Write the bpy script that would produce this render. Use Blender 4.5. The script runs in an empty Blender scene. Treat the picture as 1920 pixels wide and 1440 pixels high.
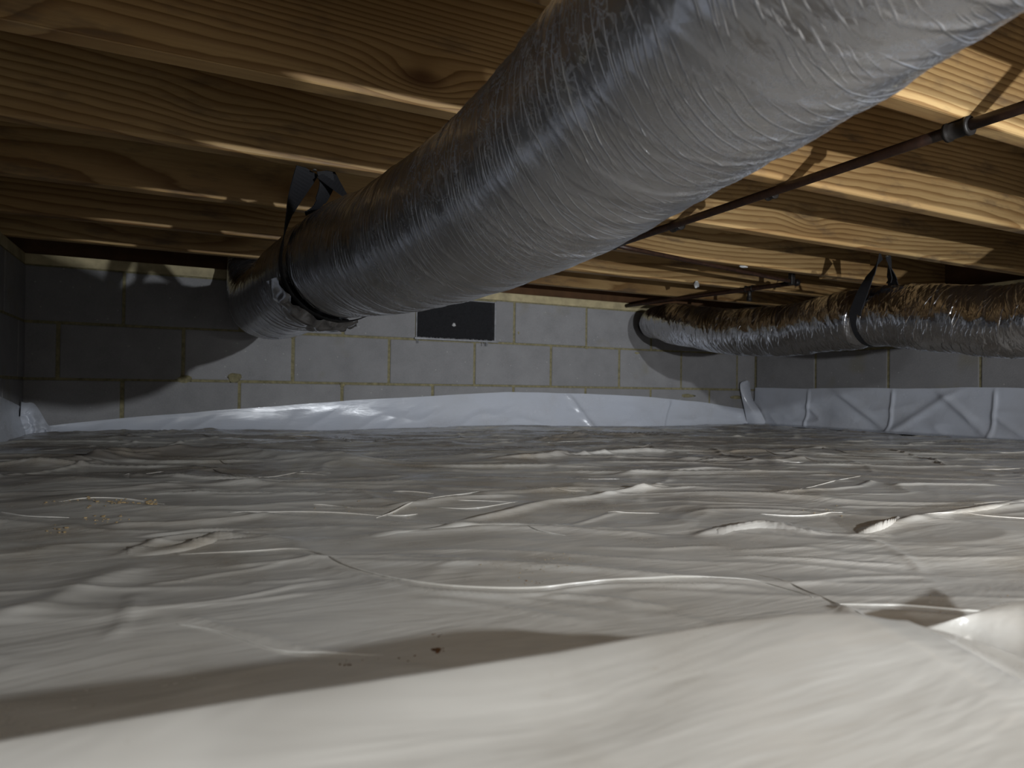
import bpy, bmesh, math, random
import numpy as np
from math import sin, cos, pi, radians
from mathutils import Matrix, Vector

# ------------------------------------------------------------------ camera
F_PX = 1263.0; YAW = 0.4524; PIT = 0.0102; ROL = 0.0128
_fw = np.array([sin(YAW)*cos(PIT), cos(YAW)*cos(PIT), sin(PIT)])
_r = np.array([cos(YAW), -sin(YAW), 0.0]); _u = np.cross(_r, _fw)
_R = _r*cos(ROL)+_u*sin(ROL); _U = -_r*sin(ROL)+_u*cos(ROL)
sc = bpy.context.scene
COL = sc.collection
cam = bpy.data.cameras.new('camera'); camo = bpy.data.objects.new('camera', cam); COL.objects.link(camo)
camo.matrix_world = Matrix(((_R[0], _U[0], -_fw[0], 0), (_R[1], _U[1], -_fw[1], 0), (_R[2], _U[2], -_fw[2], 0), (0, 0, 0, 1)))
cam.sensor_width = 36.0; cam.lens = 36.0*F_PX/1920.0; cam.clip_start = 0.01; cam.clip_end = 50
cam.dof.use_dof = True; cam.dof.focus_distance = 1.25; cam.dof.aperture_fstop = 9.0
sc.camera = camo
# ------------------------------------------------------------------ light
sc.view_settings.view_transform = 'Standard'; sc.view_settings.look = 'None'
sc.view_settings.gamma = 1.0; sc.view_settings.use_curve_mapping = False
sc.view_settings.exposure = 0.48
w = bpy.data.worlds.new('ambient_fill'); sc.world = w; w.use_nodes = True
w.node_tree.nodes['Background'].inputs[0].default_value = (1.0, 0.93, 0.82, 1)
w.node_tree.nodes['Background'].inputs[1].default_value = 0.20  # warm ambient fill added to lift the shadows

def aim(o, tgt):
    d = Vector(tgt)-o.location
    o.rotation_euler = d.to_track_quat('-Z', 'Y').to_euler()
def spot(name, loc, tgt, power, size, blend, rad, col):
    l = bpy.data.lights.new(name, 'SPOT'); l.energy = power; l.spot_size = radians(size); l.spot_blend = blend
    l.shadow_soft_size = rad; l.color = col
    o = bpy.data.objects.new(name, l); COL.objects.link(o); o.location = loc; aim(o, tgt); return o
def area(name, loc, tgt, power, sx, sy, col):
    l = bpy.data.lights.new(name, 'AREA'); l.shape = 'RECTANGLE'; l.size = sx; l.size_y = sy; l.energy = power; l.color = col
    o = bpy.data.objects.new(name, l); COL.objects.link(o); o.location = loc; aim(o, tgt); return o
spot('work_light', (1.12, -1.45, 0.385), (0.42, 2.0, 0.02), 130.0, 98, 0.85, 0.022, (0.90, 0.95, 1.0))
spot('right_fill', (0.64, -1.2, -0.02), (2.80, 1.75, 0.06), 104.0, 94, 0.75, 0.015, (0.93, 0.96, 1.0))  # unseen spot added well behind the camera to light the right side
spot('near_fill', (0.10, -0.15, 0.17), (0.20, 0.60, -0.17), 2.1, 130, 1.0, 0.09, (1.0, 0.975, 0.92))  # weak fill added beside the camera to brighten the foreground sheet

# ------------------------------------------------------------------ helpers
rng = random.Random(7)
D = 2.894; XL = -0.51; XR = 2.962; HJ = 0.467; ZF = -0.17
def ray(x, y): return _fw+_R*(x-960)/F_PX-_U*(y-720)/F_PX
def on_z(x, y, z): d = ray(x, y); return d*z/d[2]
def on_y(x, y, Y): d = ray(x, y); return d*Y/d[1]
def on_x(x, y, X): d = ray(x, y); return d*X/d[0]

def link(name, me, mat=None, parent=None, smooth=False):
    o = bpy.data.objects.new(name, me); COL.objects.link(o)
    if mat is not None and len(me.materials) == 0: me.materials.append(mat)
    if parent is not None: o.parent = parent
    if smooth: me.shade_smooth()
    return o
def tag(o, label=None, cat=None, group=None, kind=None):
    if label: o['label'] = label
    if cat: o['category'] = cat
    if group: o['group'] = group
    if kind: o['kind'] = kind
    return o
def empty(name, loc=(0, 0, 0)):
    o = bpy.data.objects.new(name, None); COL.objects.link(o); o.location = loc; o.empty_display_size = .05; return o
def pyd(name, vs, fs):
    me = bpy.data.meshes.new(name); me.from_pydata([tuple(map(float, v)) for v in vs], [], fs); me.update(); return me
def box_mesh(name, lo, hi, bev=0.0, seg=1):
    bm = bmesh.new(); bmesh.ops.create_cube(bm, size=1)
    lo = Vector(lo); hi = Vector(hi); c = (lo+hi)/2; s = hi-lo
    for v in bm.verts: v.co = Vector((v.co.x*s.x+c.x, v.co.y*s.y+c.y, v.co.z*s.z+c.z))
    if bev > 0: bmesh.ops.bevel(bm, geom=bm.edges[:], offset=bev, segments=seg, affect='EDGES', profile=.6)
    me = bpy.data.meshes.new(name); bm.to_mesh(me); bm.free(); return me
def grid_mesh(name, P, wrap_v=False):
    """P: (n,m,3) array"""
    n, m = P.shape[:2]
    me = bpy.data.meshes.new(name)
    me.vertices.add(n*m); me.vertices.foreach_set('co', P.reshape(-1).astype(np.float32))
    mm = m if wrap_v else m-1
    i = np.arange(n-1)[:, None]; j = np.arange(mm)[None, :]; j2 = (j+1) % m
    q = np.stack([i*m+j, (i+1)*m+j, (i+1)*m+j2, i*m+j2], -1).reshape(-1)
    nq = (n-1)*mm
    me.loops.add(nq*4); me.loops.foreach_set('vertex_index', q.astype(np.int32))
    me.polygons.add(nq); me.polygons.foreach_set('loop_start', np.arange(0, nq*4, 4, dtype=np.int32))
    try: me.polygons.foreach_set('loop_total', np.full(nq, 4, dtype=np.int32))
    except Exception: pass
    me.update(calc_edges=True); me.validate(); me.shade_smooth()
    return me
def set_uv(me, UV):
    n, m = UV.shape[:2]
    uvl = me.uv_layers.new(name='UVMap')
    vi = np.zeros(len(me.loops), dtype=np.int32); me.loops.foreach_get('vertex_index', vi)
    uvl.data.foreach_set('uv', UV.reshape(-1, 2)[vi].reshape(-1).astype(np.float32))
# smooth value noise in numpy
class VN:
    def __init__(s, seed): s.t = np.random.RandomState(seed).rand(256, 256)*2-1
    def __call__(s, x, y):
        xi = np.floor(x).astype(int); yi = np.floor(y).astype(int); fx = x-xi; fy = y-yi
        fx = fx*fx*fx*(fx*(fx*6-15)+10); fy = fy*fy*fy*(fy*(fy*6-15)+10)
        a = s.t[xi & 255, yi & 255]; b = s.t[(xi+1) & 255, yi & 255]; c = s.t[xi & 255, (yi+1) & 255]; d = s.t[(xi+1) & 255, (yi+1) & 255]
        return a*(1-fx)*(1-fy)+b*fx*(1-fy)+c*(1-fx)*fy+d*fx*fy
def spline(pts, n):
    """Catmull-Rom resample"""
    P = np.array(pts, float); Q = np.vstack([2*P[0]-P[1], P, 2*P[-1]-P[-2]])
    seg = np.linalg.norm(np.diff(P, axis=0), axis=1); cum = np.concatenate([[0], np.cumsum(seg)])
    out = []
    for s in np.linspace(0, cum[-1], n):
        k = min(np.searchsorted(cum, s, side='right')-1, len(P)-2); t = (s-cum[k])/max(seg[k], 1e-9)
        a, b, c, d = Q[k], Q[k+1], Q[k+2], Q[k+3]
        out.append(.5*((2*b)+(-a+c)*t+(2*a-5*b+4*c-d)*t*t+(-a+3*b-3*c+d)*t**3))
    return np.array(out)
def tube(name, pts, rad, seg=16, cap=True):
    P = np.array(pts, float); n = len(P); T = np.gradient(P, axis=0); T /= np.linalg.norm(T, axis=1)[:, None]
    up = np.array([0, 0, 1.]) if abs(T[0][2]) < .9 else np.array([1., 0, 0])
    vs = []; fs = []
    A = np.cross(T[0], up); A /= np.linalg.norm(A)
    for k in range(n):
        A = A-T[k]*(A@T[k]); A /= np.linalg.norm(A); B = np.cross(A, T[k])
        r = rad[k] if hasattr(rad, '__len__') else rad
        for j in range(seg):
            a = 2*pi*j/seg; vs.append(P[k]+r*(A*cos(a)+B*sin(a)))
    for k in range(n-1):
        for j in range(seg):
            fs.append((k*seg+j, k*seg+(j+1) % seg, (k+1)*seg+(j+1) % seg, (k+1)*seg+j))
    if cap: fs.append(tuple(range(seg))[::-1]); fs.append(tuple(range((n-1)*seg, n*seg)))
    me = pyd(name, vs, fs); me.shade_smooth(); return me
def ribbon(name, pts, wdir, width, thick=.0022):
    """flat webbing along pts; wdir = per-point width direction"""
    P = np.array(pts, float); n = len(P); T = np.gradient(P, axis=0); T /= np.linalg.norm(T, axis=1)[:, None]
    vs = []; fs = []
    for k in range(n):
        W = np.array(wdir[k], float); W -= T[k]*(W@T[k]); W /= np.linalg.norm(W); N = np.cross(T[k], W)
        wd = width[k] if hasattr(width, '__len__') else width
        for a, b in ((-1, -1), (1, -1), (1, 1), (-1, 1)): vs.append(P[k]+W*a*wd/2+N*b*thick/2)
    for k in range(n-1):
        for j in range(4): fs.append((k*4+j, k*4+(j+1) % 4, (k+1)*4+(j+1) % 4, (k+1)*4+j))
    fs.append((3, 2, 1, 0)); fs.append(tuple((n-1)*4+j for j in range(4)))
    return pyd(name, vs, fs)

# ------------------------------------------------------------------ node helpers
class NT:
    def __init__(s, name):
        s.m = bpy.data.materials.new(name); s.m.use_nodes = True; s.t = s.m.node_tree; s.b = s.t.nodes['Principled BSDF']
        s.out = s.t.nodes['Material Output']
    def n(s, typ, **kw):
        nd = s.t.nodes.new(typ)
        for k, v in kw.items():
            if k in ('inp',):
                for kk, vv in v.items():
                    if isinstance(vv, bpy.types.NodeSocket): s.t.links.new(vv, nd.inputs[kk])
                    else: nd.inputs[kk].default_value = vv
            else: setattr(nd, k, v)
        return nd
    def l(s, a, b): s.t.links.new(a, b)
    def val(s, a, op, b=0.0, c=0.0, clamp=False):
        nd = s.t.nodes.new('ShaderNodeMath'); nd.operation = op; nd.use_clamp = clamp
        for i, v in enumerate((a, b, c)):
            if isinstance(v, bpy.types.NodeSocket): s.t.links.new(v, nd.inputs[i])
            else: nd.inputs[i].default_value = v
        return nd.outputs[0]
    def mix(s, f, a, b, blend='MIX'):
        nd = s.t.nodes.new('ShaderNodeMix'); nd.data_type = 'RGBA'; nd.blend_type = blend
        for i, v in ((0, f), (6, a), (7, b)):
            if isinstance(v, bpy.types.NodeSocket): s.t.links.new(v, nd.inputs[i])
            elif i == 0: nd.inputs[0].default_value = v
            else: nd.inputs[i].default_value = (*v, 1) if len(v) == 3 else v
        return nd.outputs[2]
    def noise(s, vec, scale, detail=2, rough=.5, dist=0.0, out=0):
        nd = s.n('ShaderNodeTexNoise', inp={'Scale': scale, 'Detail': detail, 'Roughness': rough, 'Distortion': dist})
        if vec is not None: s.l(vec, nd.inputs['Vector'])
        return nd.outputs[out]
    def mapping(s, vec, scale=(1, 1, 1), loc=(0, 0, 0), rot=(0, 0, 0)):
        nd = s.n('ShaderNodeMapping'); s.l(vec, nd.inputs[0]); nd.inputs['Scale'].default_value = scale
        nd.inputs['Location'].default_value = loc; nd.inputs['Rotation'].default_value = rot; return nd.outputs[0]
    def ramp(s, f, stops):
        nd = s.n('ShaderNodeValToRGB'); s.l(f, nd.inputs[0]); e = nd.color_ramp.elements
        while len(e) < len(stops): e.new(.5)
        for k, (p, c) in enumerate(stops):
            e[k].position = p; e[k].color = (*c, 1) if len(c) == 3 else c
        return nd.outputs[0]
    def rng(s, v, a, b, c=0.0, d=1.0):
        nd = s.n('ShaderNodeMapRange'); s.l(v, nd.inputs[0])
        for i, x in zip((1, 2, 3, 4), (a, b, c, d)): nd.inputs[i].default_value = x
        return nd.outputs[0]
    def bump(s, h, strength, dist, normal=None):
        nd = s.n('ShaderNodeBump'); s.l(h, nd.inputs['Height']); nd.inputs['Strength'].default_value = strength; nd.inputs['Distance'].default_value = dist
        if normal is not None: s.l(normal, nd.inputs['Normal'])
        return nd.outputs[0]
    def set(s, **kw):
        for k, v in kw.items():
            k = k.replace('_', ' ')
            if isinstance(v, bpy.types.NodeSocket): s.l(v, s.b.inputs[k])
            elif isinstance(v, tuple) and len(v) == 3 and k != 'Normal': s.b.inputs[k].default_value = (*v, 1)
            else: s.b.inputs[k].default_value = v

# ------------------------------------------------------------------ materials
def wood_mat():
    N = NT('pine_joist_wood'); tc = N.n('ShaderNodeTexCoord').outputs['Object']; oi = N.n('ShaderNodeObjectInfo').outputs['Random']
    off = N.n('ShaderNodeCombineXYZ', inp={0: N.val(oi, 'MULTIPLY', 37.0), 1: N.val(oi, 'MULTIPLY', 11.0), 2: N.val(oi, 'MULTIPLY', 53.0)}).outputs[0]
    v = N.n('ShaderNodeVectorMath', operation='ADD'); N.l(tc, v.inputs[0]); N.l(off, v.inputs[1]); v = v.outputs[0]
    vs = N.mapping(v, (0.45, 2.0, 3.0))
    n1 = N.noise(vs, 1.05, 1.0, .45)
    # knots
    vk = N.mapping(v, (1.9, 1.0, 4.6))
    vor = N.n('ShaderNodeTexVoronoi', inp={'Scale': 1.0, 'Randomness': 1.0}); N.l(vk, vor.inputs['Vector'])
    kd = vor.outputs['Distance']
    kfac = N.rng(kd, 0.0, 0.34, 1.0, 0.0)
    kpow = N.val(kfac, 'POWER', 2.2)
    sel = N.val(N.n('ShaderNodeSeparateColor', inp={0: vor.outputs['Color']}).outputs[0], 'GREATER_THAN', 0.45)
    kpow = N.val(kpow, 'MULTIPLY', sel)
    sep = N.n('ShaderNodeSeparateXYZ'); N.l(v, sep.inputs[0])
    base = N.val(N.val(n1, 'MULTIPLY', 24.0), 'ADD', N.val(kpow, 'MULTIPLY', 5.0))
    base = N.val(base, 'ADD', N.val(sep.outputs[2], 'MULTIPLY', 48.0))
    base = N.val(base, 'ADD', N.val(N.noise(N.mapping(v, (9, 40, 40)), 1.0, 2), 'MULTIPLY', 0.5))
    fr = N.val(base, 'FRACT')
    ring = N.ramp(fr, [(0.0, (0.12,)*3), (.08, (.0,)*3), (.45, (.12,)*3), (.78, (.75,)*3), (.93, (1,)*3), (1.0, (.12,)*3)])
    fine = N.noise(N.mapping(v, (3, 160, 160)), 1.0, 3, .6)
    big = N.noise(N.mapping(v, (1.2, 2, 5)), 1.3, 2)
    early = N.mix(N.rng(big, .35, .65), (0.40, .245, .098), (0.52, .355, .16))
    late = N.mix(N.rng(big, .35, .65), (.135, .06, .017), (.215, .11, .034))
    c = N.mix(N.val(ring, 'MULTIPLY', .85), early, late)
    c = N.mix(N.rng(fine, .35, .7, .0, .35), c, (.24, .13, .05))
    core = N.val(N.rng(kd, 0.055, 0.11, 1.0, 0.0), 'MULTIPLY', sel)
    c = N.mix(N.val(core, 'MULTIPLY', .85), c, (.085, .032, .012))
    blot = N.noise(N.mapping(v, (2.5, 4, 9)), 2.2, 4, .65)
    c = N.mix(N.rng(blot, .54, .70, 0, .7), c, (.12, .08, .05))
    hgt = N.val(N.val(ring, 'MULTIPLY', .5), 'ADD', N.val(fine, 'MULTIPLY', .5))
    N.set(Base_Color=c, Roughness=.55, Normal=N.bump(hgt, .35, .0012))
    N.b.inputs['Specular IOR Level'].default_value = .35
    return N.m
def simple(name, col, rough=.6, metal=0.0, nscale=40, var=.25, bump=.2, bd=.001, spec=.5):
    N = NT(name); tc = N.n('ShaderNodeTexCoord').outputs['Object']
    n1 = N.noise(tc, nscale, 5, .6)
    c = N.mix(N.rng(n1, .3, .7, 0, 1), tuple(x*(1-var) for x in col), tuple(min(1, x*(1+var)) for x in col))
    N.set(Base_Color=c, Roughness=rough, Metallic=metal, Normal=N.bump(n1, bump, bd)); N.b.inputs['Specular IOR Level'].default_value = spec
    return N.m
def block_mat():
    N = NT('concrete_block'); g = N.n('ShaderNodeNewGeometry').outputs['Position']; oi = N.n('ShaderNodeObjectInfo').outputs['Random']
    a = N.noise(g, 190, 4, .75); b = N.noise(g, 9, 4, .6); c2 = N.noise(g, 3.1, 3, .6)
    c = N.mix(N.rng(b, .3, .7), (.215, .211, .215), (.29, .285, .288))
    c = N.mix(N.rng(a, .35, .75, 0, .45), c, (.37, .365, .36))
    c = N.mix(N.val(oi, 'MULTIPLY', .4), c, (.19, .187, .19))
    c = N.mix(N.rng(c2, .60, .74, 0, .5), c, (.22, .19, .10))
    sp = N.n('ShaderNodeTexVoronoi', inp={'Scale': 26.0}); N.l(g, sp.inputs['Vector'])
    c = N.mix(N.rng(sp.outputs['Distance'], .05, .09, .55, 0), c, (.5, .49, .46))
    N.set(Base_Color=c, Roughness=.9, Normal=N.bump(a, .6, .0025)); N.b.inputs['Specular IOR Level'].default_value = .25
    return N.m
def plastic_mat(name, col, dirt=1.0, rough=.3, wr=1.0):
    N = NT(name); g = N.n('ShaderNodeNewGeometry').outputs['Position']
    big = N.noise(g, 2.2, 4, .6); mid = N.noise(g, 9.0, 5, .65); fin = N.noise(g, 160, 3, .7)
    c = N.mix(N.rng(big, .3, .7, 0, .5), col, tuple(x*y for x, y in zip(col, (.86, .83, .77))))
    d = N.val(N.rng(mid, .44, .68, 0, 1), 'MULTIPLY', N.rng(big, .38, .60, 0, 1))
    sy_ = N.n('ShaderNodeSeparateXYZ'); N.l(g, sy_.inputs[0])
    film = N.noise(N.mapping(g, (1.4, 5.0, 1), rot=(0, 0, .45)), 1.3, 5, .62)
    far_brown = N.val(N.rng(sy_.outputs[1], .5, 1.7, .12, .85), 'MULTIPLY', N.rng(film, .42, .56, .06, 1))  # streaky brown tone, stronger toward the far end of the floor
    c = N.mix(N.val(far_brown, 'MULTIPLY', (1.0 if dirt > .5 else 0.0), clamp=True), c, (.225, .20, .175))
    c = N.mix(N.val(d, 'MULTIPLY', .6*dirt), c, (.27, .215, .145))
    gr = N.val(N.rng(fin, .66, .74, 0, 1), 'MULTIPLY', N.rng(mid, .52, .62, 0, 1))
    c = N.mix(N.val(gr, 'MULTIPLY', .7*dirt), c, (.28, .19, .09))
    r = N.rng(mid, .3, .75, rough, rough+.22)
    # fine wrinkles of taut polythene
    w1 = N.noise(N.mapping(g, (2.2, 9.0, 9.0), rot=(0, 0, .25)), 1.6, 4, .6, .6)
    w2 = N.n('ShaderNodeTexNoise', noise_type='RIDGED_MULTIFRACTAL', inp={'Scale': 1.0, 'Detail': 4.0, 'Roughness': .55})
    N.l(N.mapping(g, (2.5, 8.0, 6.0), rot=(0, 0, -.35)), w2.inputs['Vector'])
    h = N.val(N.val(w1, 'MULTIPLY', .8), 'ADD', N.val(w2.outputs[0], 'MULTIPLY', .12))
    nrm = N.bump(h, .35*wr, .010)
    N.set(Base_Color=c, Roughness=r, Normal=nrm); N.b.inputs['Specular IOR Level'].default_value = .55
    return N.m
def foil_mat(name, dust=1.0, rough=.26, bumpk=1.0, fk=1.0, hk=1.0):
    N = NT(name); uv = N.n('ShaderNodeUVMap').outputs[0]; g = N.n('ShaderNodeNewGeometry').outputs['Position']
    # u: metres along, v: metres around
    warp = N.n('ShaderNodeVectorMath', operation='ADD'); N.l(uv, warp.inputs[0])
    nz = N.n('ShaderNodeVectorMath', operation='MULTIPLY'); N.l(N.noise(uv, 9, 2, .5, 0, 1), nz.inputs[0]); nz.inputs[1].default_value = (.012, .0, 0)
    N.l(nz.outputs[0], warp.inputs[1]); wv = warp.outputs[0]
    s1 = N.noise(N.mapping(wv, (120, 7, 1), rot=(0, 0, .10)), 1.0, 4, .6)
    s2 = N.n('ShaderNodeTexNoise', noise_type='RIDGED_MULTIFRACTAL', inp={'Scale': 1.0, 'Detail': 3.0, 'Roughness': .55})
    N.l(N.mapping(wv, (42, 4.0, 1), rot=(0, 0, .07)), s2.inputs['Vector'])
    s3 = N.noise(N.mapping(wv, (24, 10, 1), rot=(0, 0, -.3)), 1.0, 4, .6)
    cr = N.n('ShaderNodeTexVoronoi', feature='DISTANCE_TO_EDGE', inp={'Scale': 1.0}); N.l(N.mapping(wv, (60, 34, 1), rot=(0, 0, .3)), cr.inputs['Vector'])
    crk = N.rng(cr.outputs['Distance'], 0, .12, 1, 0)
    ux = N.n('ShaderNodeSeparateXYZ'); N.l(wv, ux.inputs[0])
    def lines(freq, tilt, wn, width, thr, sc):
        ph = N.val(N.val(ux.outputs[0], 'MULTIPLY', freq), 'ADD', N.val(ux.outputs[1], 'MULTIPLY', tilt))
        ph = N.val(ph, 'ADD', N.val(N.noise(N.mapping(uv, sc), 1.0, 3, .55), 'MULTIPLY', wn))
        d_ = N.val(N.val(N.val(ph, 'FRACT'), 'SUBTRACT', .5), 'ABSOLUTE')
        return N.val(N.rng(d_, 0, width, 1, 0), 'MULTIPLY', N.rng(N.noise(N.mapping(uv, (sc[0]*1.7, sc[1]*1.5, 1), (3, 7, 0)), 1.0, 2), thr, thr+.12, 0, 1))
    la = lines(78*fk, 16*fk, 1.7, .085, .44, (9, 6, 1)); lb = lines(150*fk, 40*fk, 2.6, .15, .48, (12, 9, 1)); lc = lines(31*fk, 3, 1.2, .035, .50, (7, 5, 1))
    lsum = N.val(N.val(la, 'ADD', N.val(lb, 'MULTIPLY', .45)), 'ADD', N.val(lc, 'MULTIPLY', .8))
    h = N.val(N.val(s1, 'MULTIPLY', .10*hk), 'ADD', N.val(N.val(lsum, 'MULTIPLY', .24*hk), 'ADD', N.val(s3, 'MULTIPLY', .55)))
    h = N.val(h, 'ADD', N.val(crk, 'MULTIPLY', .03*hk))
    sepn = N.n('ShaderNodeSeparateXYZ'); N.l(N.n('ShaderNodeNewGeometry').outputs['Normal'], sepn.inputs[0])
    # settled dust and rubbed oxide: whitish crease lines and flecks
    fl = N.noise(N.mapping(uv, (55, 30, 1)), 1.0, 6, .75); pat = N.noise(uv, 5.5, 3, .6)
    line = N.val(la, 'MAXIMUM', N.val(lc, 'MAXIMUM', N.val(lb, 'MULTIPLY', .5)))
    worm = N.rng(N.val(N.val(N.noise(N.mapping(uv, (60, 42, 1)), 1.0, 3, .6, 1.4), 'SUBTRACT', .5), 'ABSOLUTE'), .0, .045, 1, 0)
    posx = N.n('ShaderNodeSeparateXYZ'); N.l(uv, posx.inputs[0])
    near = N.rng(posx.outputs[0], 1.1, 1.75, 0, 1)
    dl = N.val(N.val(worm, 'MULTIPLY', N.rng(pat, .4, .6, .1, .8)), 'MAXIMUM', N.val(line, 'MULTIPLY', .9))
    df = N.val(N.val(dl, 'MULTIPLY', N.rng(posx.outputs[0], .6, 1.75, .12, 1)), 'MULTIPLY', .85*dust)
    haze = N.val(N.val(near, 'MULTIPLY', .16*dust), 'ADD', .02*dust)
    yel = N.val(N.rng(fl, .60, .70, 0, 1), 'MULTIPLY', N.val(N.rng(pat, .50, .60, 0, .8), 'MULTIPLY', N.val(near, 'MULTIPLY', dust)))
    dcol = N.mix(N.rng(fl, .45, .6, 0, .4), (.38, .41, .475), (.42, .41, .35))
    dcol = N.mix(yel, dcol, (.66, .58, .34))
    N.set(Base_Color=(.53, .535, .56), Metallic=1.0, Roughness=N.rng(pat, .35, .7, rough, rough+.12), Normal=N.bump(h, .8*bumpk, .0042))
    dif = N.n('ShaderNodeBsdfPrincipled'); N.l(dcol, dif.inputs['Base Color']); dif.inputs['Roughness'].default_value = .6
    N.l(N.bump(h, .6, .003), dif.inputs['Normal'])
    ms = N.n('ShaderNodeMixShader'); N.l(N.val(N.val(df, 'ADD', haze), 'MAXIMUM', N.val(yel, 'MULTIPLY', .8), clamp=True), ms.inputs[0])
    N.l(N.b.outputs[0], ms.inputs[1]); N.l(dif.outputs[0], ms.inputs[2]); N.l(ms.outputs[0], N.out.inputs[0])
    return N.m

M_WOOD = wood_mat()
M_SILL = simple('pale_sill_wood', (.42, .35, .20), .7, nscale=14, var=.3)
M_DARKWOOD = simple('dark_rim_wood', (.16, .08, .035), .8, nscale=12)
M_SUB = simple('subfloor_board', (.19, .12, .055), .8, nscale=30, var=.4)
M_BLOCK = block_mat()
M_MORTAR = simple('yellowed_mortar', (.225, .20, .115), .95, nscale=60, var=.35, bump=.8, bd=.003, spec=.2)
M_DIRT = simple('bare_soil', (.12, .085, .05), .95, nscale=30, var=.4, bump=1, bd=.01)
M_PLAS = plastic_mat('white_polythene', (.68, .66, .615), 1.0, .12, .9)
M_PLAS2 = plastic_mat('blueish_polythene', (.54, .57, .64), .25, .13, .8)
M_FOIL = foil_mat('dusty_duct_foil', 1.0, .19)
M_FOIL2 = foil_mat('shiny_duct_foil', 0.0, .15, 1.9, .45, .9)
M_STRAP = simple('black_webbing', (.004, .004, .006), .8, nscale=200, var=.3, bump=.6, bd=.001)
M_PIPE = simple('rusty_black_iron', (.030, .013, .007), .5, .2, nscale=50, var=.5, bump=.3)
M_FIT = simple('black_iron_fitting', (.02, .017, .015), .5, .4, nscale=60)
M_FOAM = simple('black_foam_insert', (.012, .012, .014), .95, nscale=260, var=.6, bump=1, bd=.004)
M_FRAME = simple('grey_vent_frame', (.24, .24, .25), .5, .3, nscale=50)
M_CRUMB = simple('soil_crumbs', (.27, .19, .09), .9, nscale=200, var=.5)
M_DCRUMB = simple('dark_soil_crumbs', (.13, .06, .02), .9, nscale=200, var=.5)
M_WHITE = simple('white_foam_scrap', (.42, .42, .41), .8, nscale=80)
M_NAIL = simple('nail_steel', (.3, .29, .27), .4, .9)

# ------------------------------------------------------------------ floor & walls
fl = link('floor', box_mesh('floor', (-.75, -2.4, -.34), (3.2, 3.1, -.245)), M_DIRT); tag(fl, kind='structure')
COURSES = [(-.3833, 0), (-.1803, 1), (.0227, 0), (.2257, 1)]    # bottom z, half-bond shift
def block_wall(name, axis, pos, s0, lo, hi, thick, inward, skip=None):
    """axis 'x': wall runs along x at y=pos; 'y': runs along y at x=pos; inward = sign from the wall face into the room"""
    root = empty(name, (0, 0, 0)); tag(root, kind='structure')
    out = -inward
    def P(s, d, z): return (s, pos+out*d, z) if axis == 'x' else (pos+out*d, s, z)
    def bx(nm, s_a, s_b, d_a, d_b, z_a, z_b, mat, bev=0.0, seg=1, parent=root):
        a = np.array([P(s_a, d_a, z_a), P(s_b, d_b, z_b)]); return link(nm, box_mesh(nm, a.min(0), a.max(0), bev, seg), mat, parent)
    holes = skip or []
    # mortar bed in strips, leaving real holes
    segs = [(lo, hi, -.3833, .4287)]
    for (ha, hb, hz0, hz1) in holes:
        segs = [(lo, ha, -.3833, .4287), (hb, hi, -.3833, .4287), (ha, hb, -.3833, hz0), (ha, hb, hz1, .4287)]
    bm = bmesh.new()
    for a, b, z0, z1 in segs:
        if b-a < .003 or z1-z0 < .003: continue
        q = np.array([P(a, .004, z0), P(b, thick-.004, z1)]); l_, h_ = q.min(0), q.max(0)
        r = bmesh.ops.create_cube(bm, size=1)
        for v in r['verts']: v.co = Vector([v.co[i]*(h_-l_)[i]+((h_+l_)/2)[i] for i in range(3)])
    me = bpy.data.meshes.new('mortar'); bm.to_mesh(me); bm.free(); link('mortar', me, M_MORTAR, root)
    for zb, half in COURSES:
        s = s0-.406*8+(.203 if half else 0)
        while s < hi+.4:
            a, b = max(s+.005, lo), min(s+.401, hi); s += .406
            if b-a < .03: continue
            pieces = [(a, b)]
            for (ha, hb, hz0, hz1) in holes:
                if zb+.19 > hz0 and zb < hz1:
                    np_ = []
                    for (x0, x1) in pieces:
                        if x1 <= ha or x0 >= hb: np_.append((x0, x1)); continue
                        if x0 < ha-.02: np_.append((x0, ha))
                        if x1 > hb+.02: np_.append((hb, x1))
                    pieces = np_
            for x0, x1 in pieces:
                jz = rng.uniform(-.0015, .0015); jd = rng.uniform(-.0015, .0015)
                bx('block', x0+rng.uniform(0, .002), x1-rng.uniform(0, .002), jd, thick, zb+.005+jz, zb+.1985+jz, M_BLOCK, .004, 2)
    return root
VENT = (0.925, 1.318, 0.229, 0.418)
wb = block_wall('wall_back', 'x', D, -.412, XL-.19, XR+.19, .19, -1, [VENT])
wl = block_wall('wall_left', 'y', XL, D-.203+.10, -.6, D-.002, .19, 1)
wr = block_wall('wall_right', 'y', XR, 2.27-.203, -.6, D-.002, .19, -1)
# mortar smears squeezed out over the joints
def smear(par, c, axis, sx, sz, seed):
    bm = bmesh.new(); bmesh.ops.create_icosphere(bm, subdivisions=2, radius=1); r = random.Random(seed)
    for v in bm.verts:
        k = 1+.12*sin(3*math.atan2(v.co.z, v.co.x)+seed)+r.uniform(-.12, .12)
        p = Vector((v.co.x*sx*k, v.co.y*.0035, v.co.z*sz*k)); 
        if axis == 'y': p = Vector((p.y, p.x, p.z))
        v.co = p+Vector(c)
    me = bpy.data.meshes.new('mortar_smear'); bm.to_mesh(me); bm.free(); me.shade_smooth(); link('mortar_smear', me, M_MORTAR, par)
for (px, py, sx, sz) in ((345, 712, .03, .02), (440, 708, .028, .022), (447, 600, .018, .02), (548, 628, .02, .014), (972, 624, .008, .012), (1100, 652, .016, .008),
                         (1195, 662, .02, .006), (1380, 745, .05, .012), (1290, 742, .05, .01), (645, 604, .012, .03), (642, 722, .012, .01), (1228, 655, .012, .01)):
    p = on_y(px, py, D); smear(wb, (p[0], D+.002, p[2]), 'x', sx, sz, px)
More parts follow.
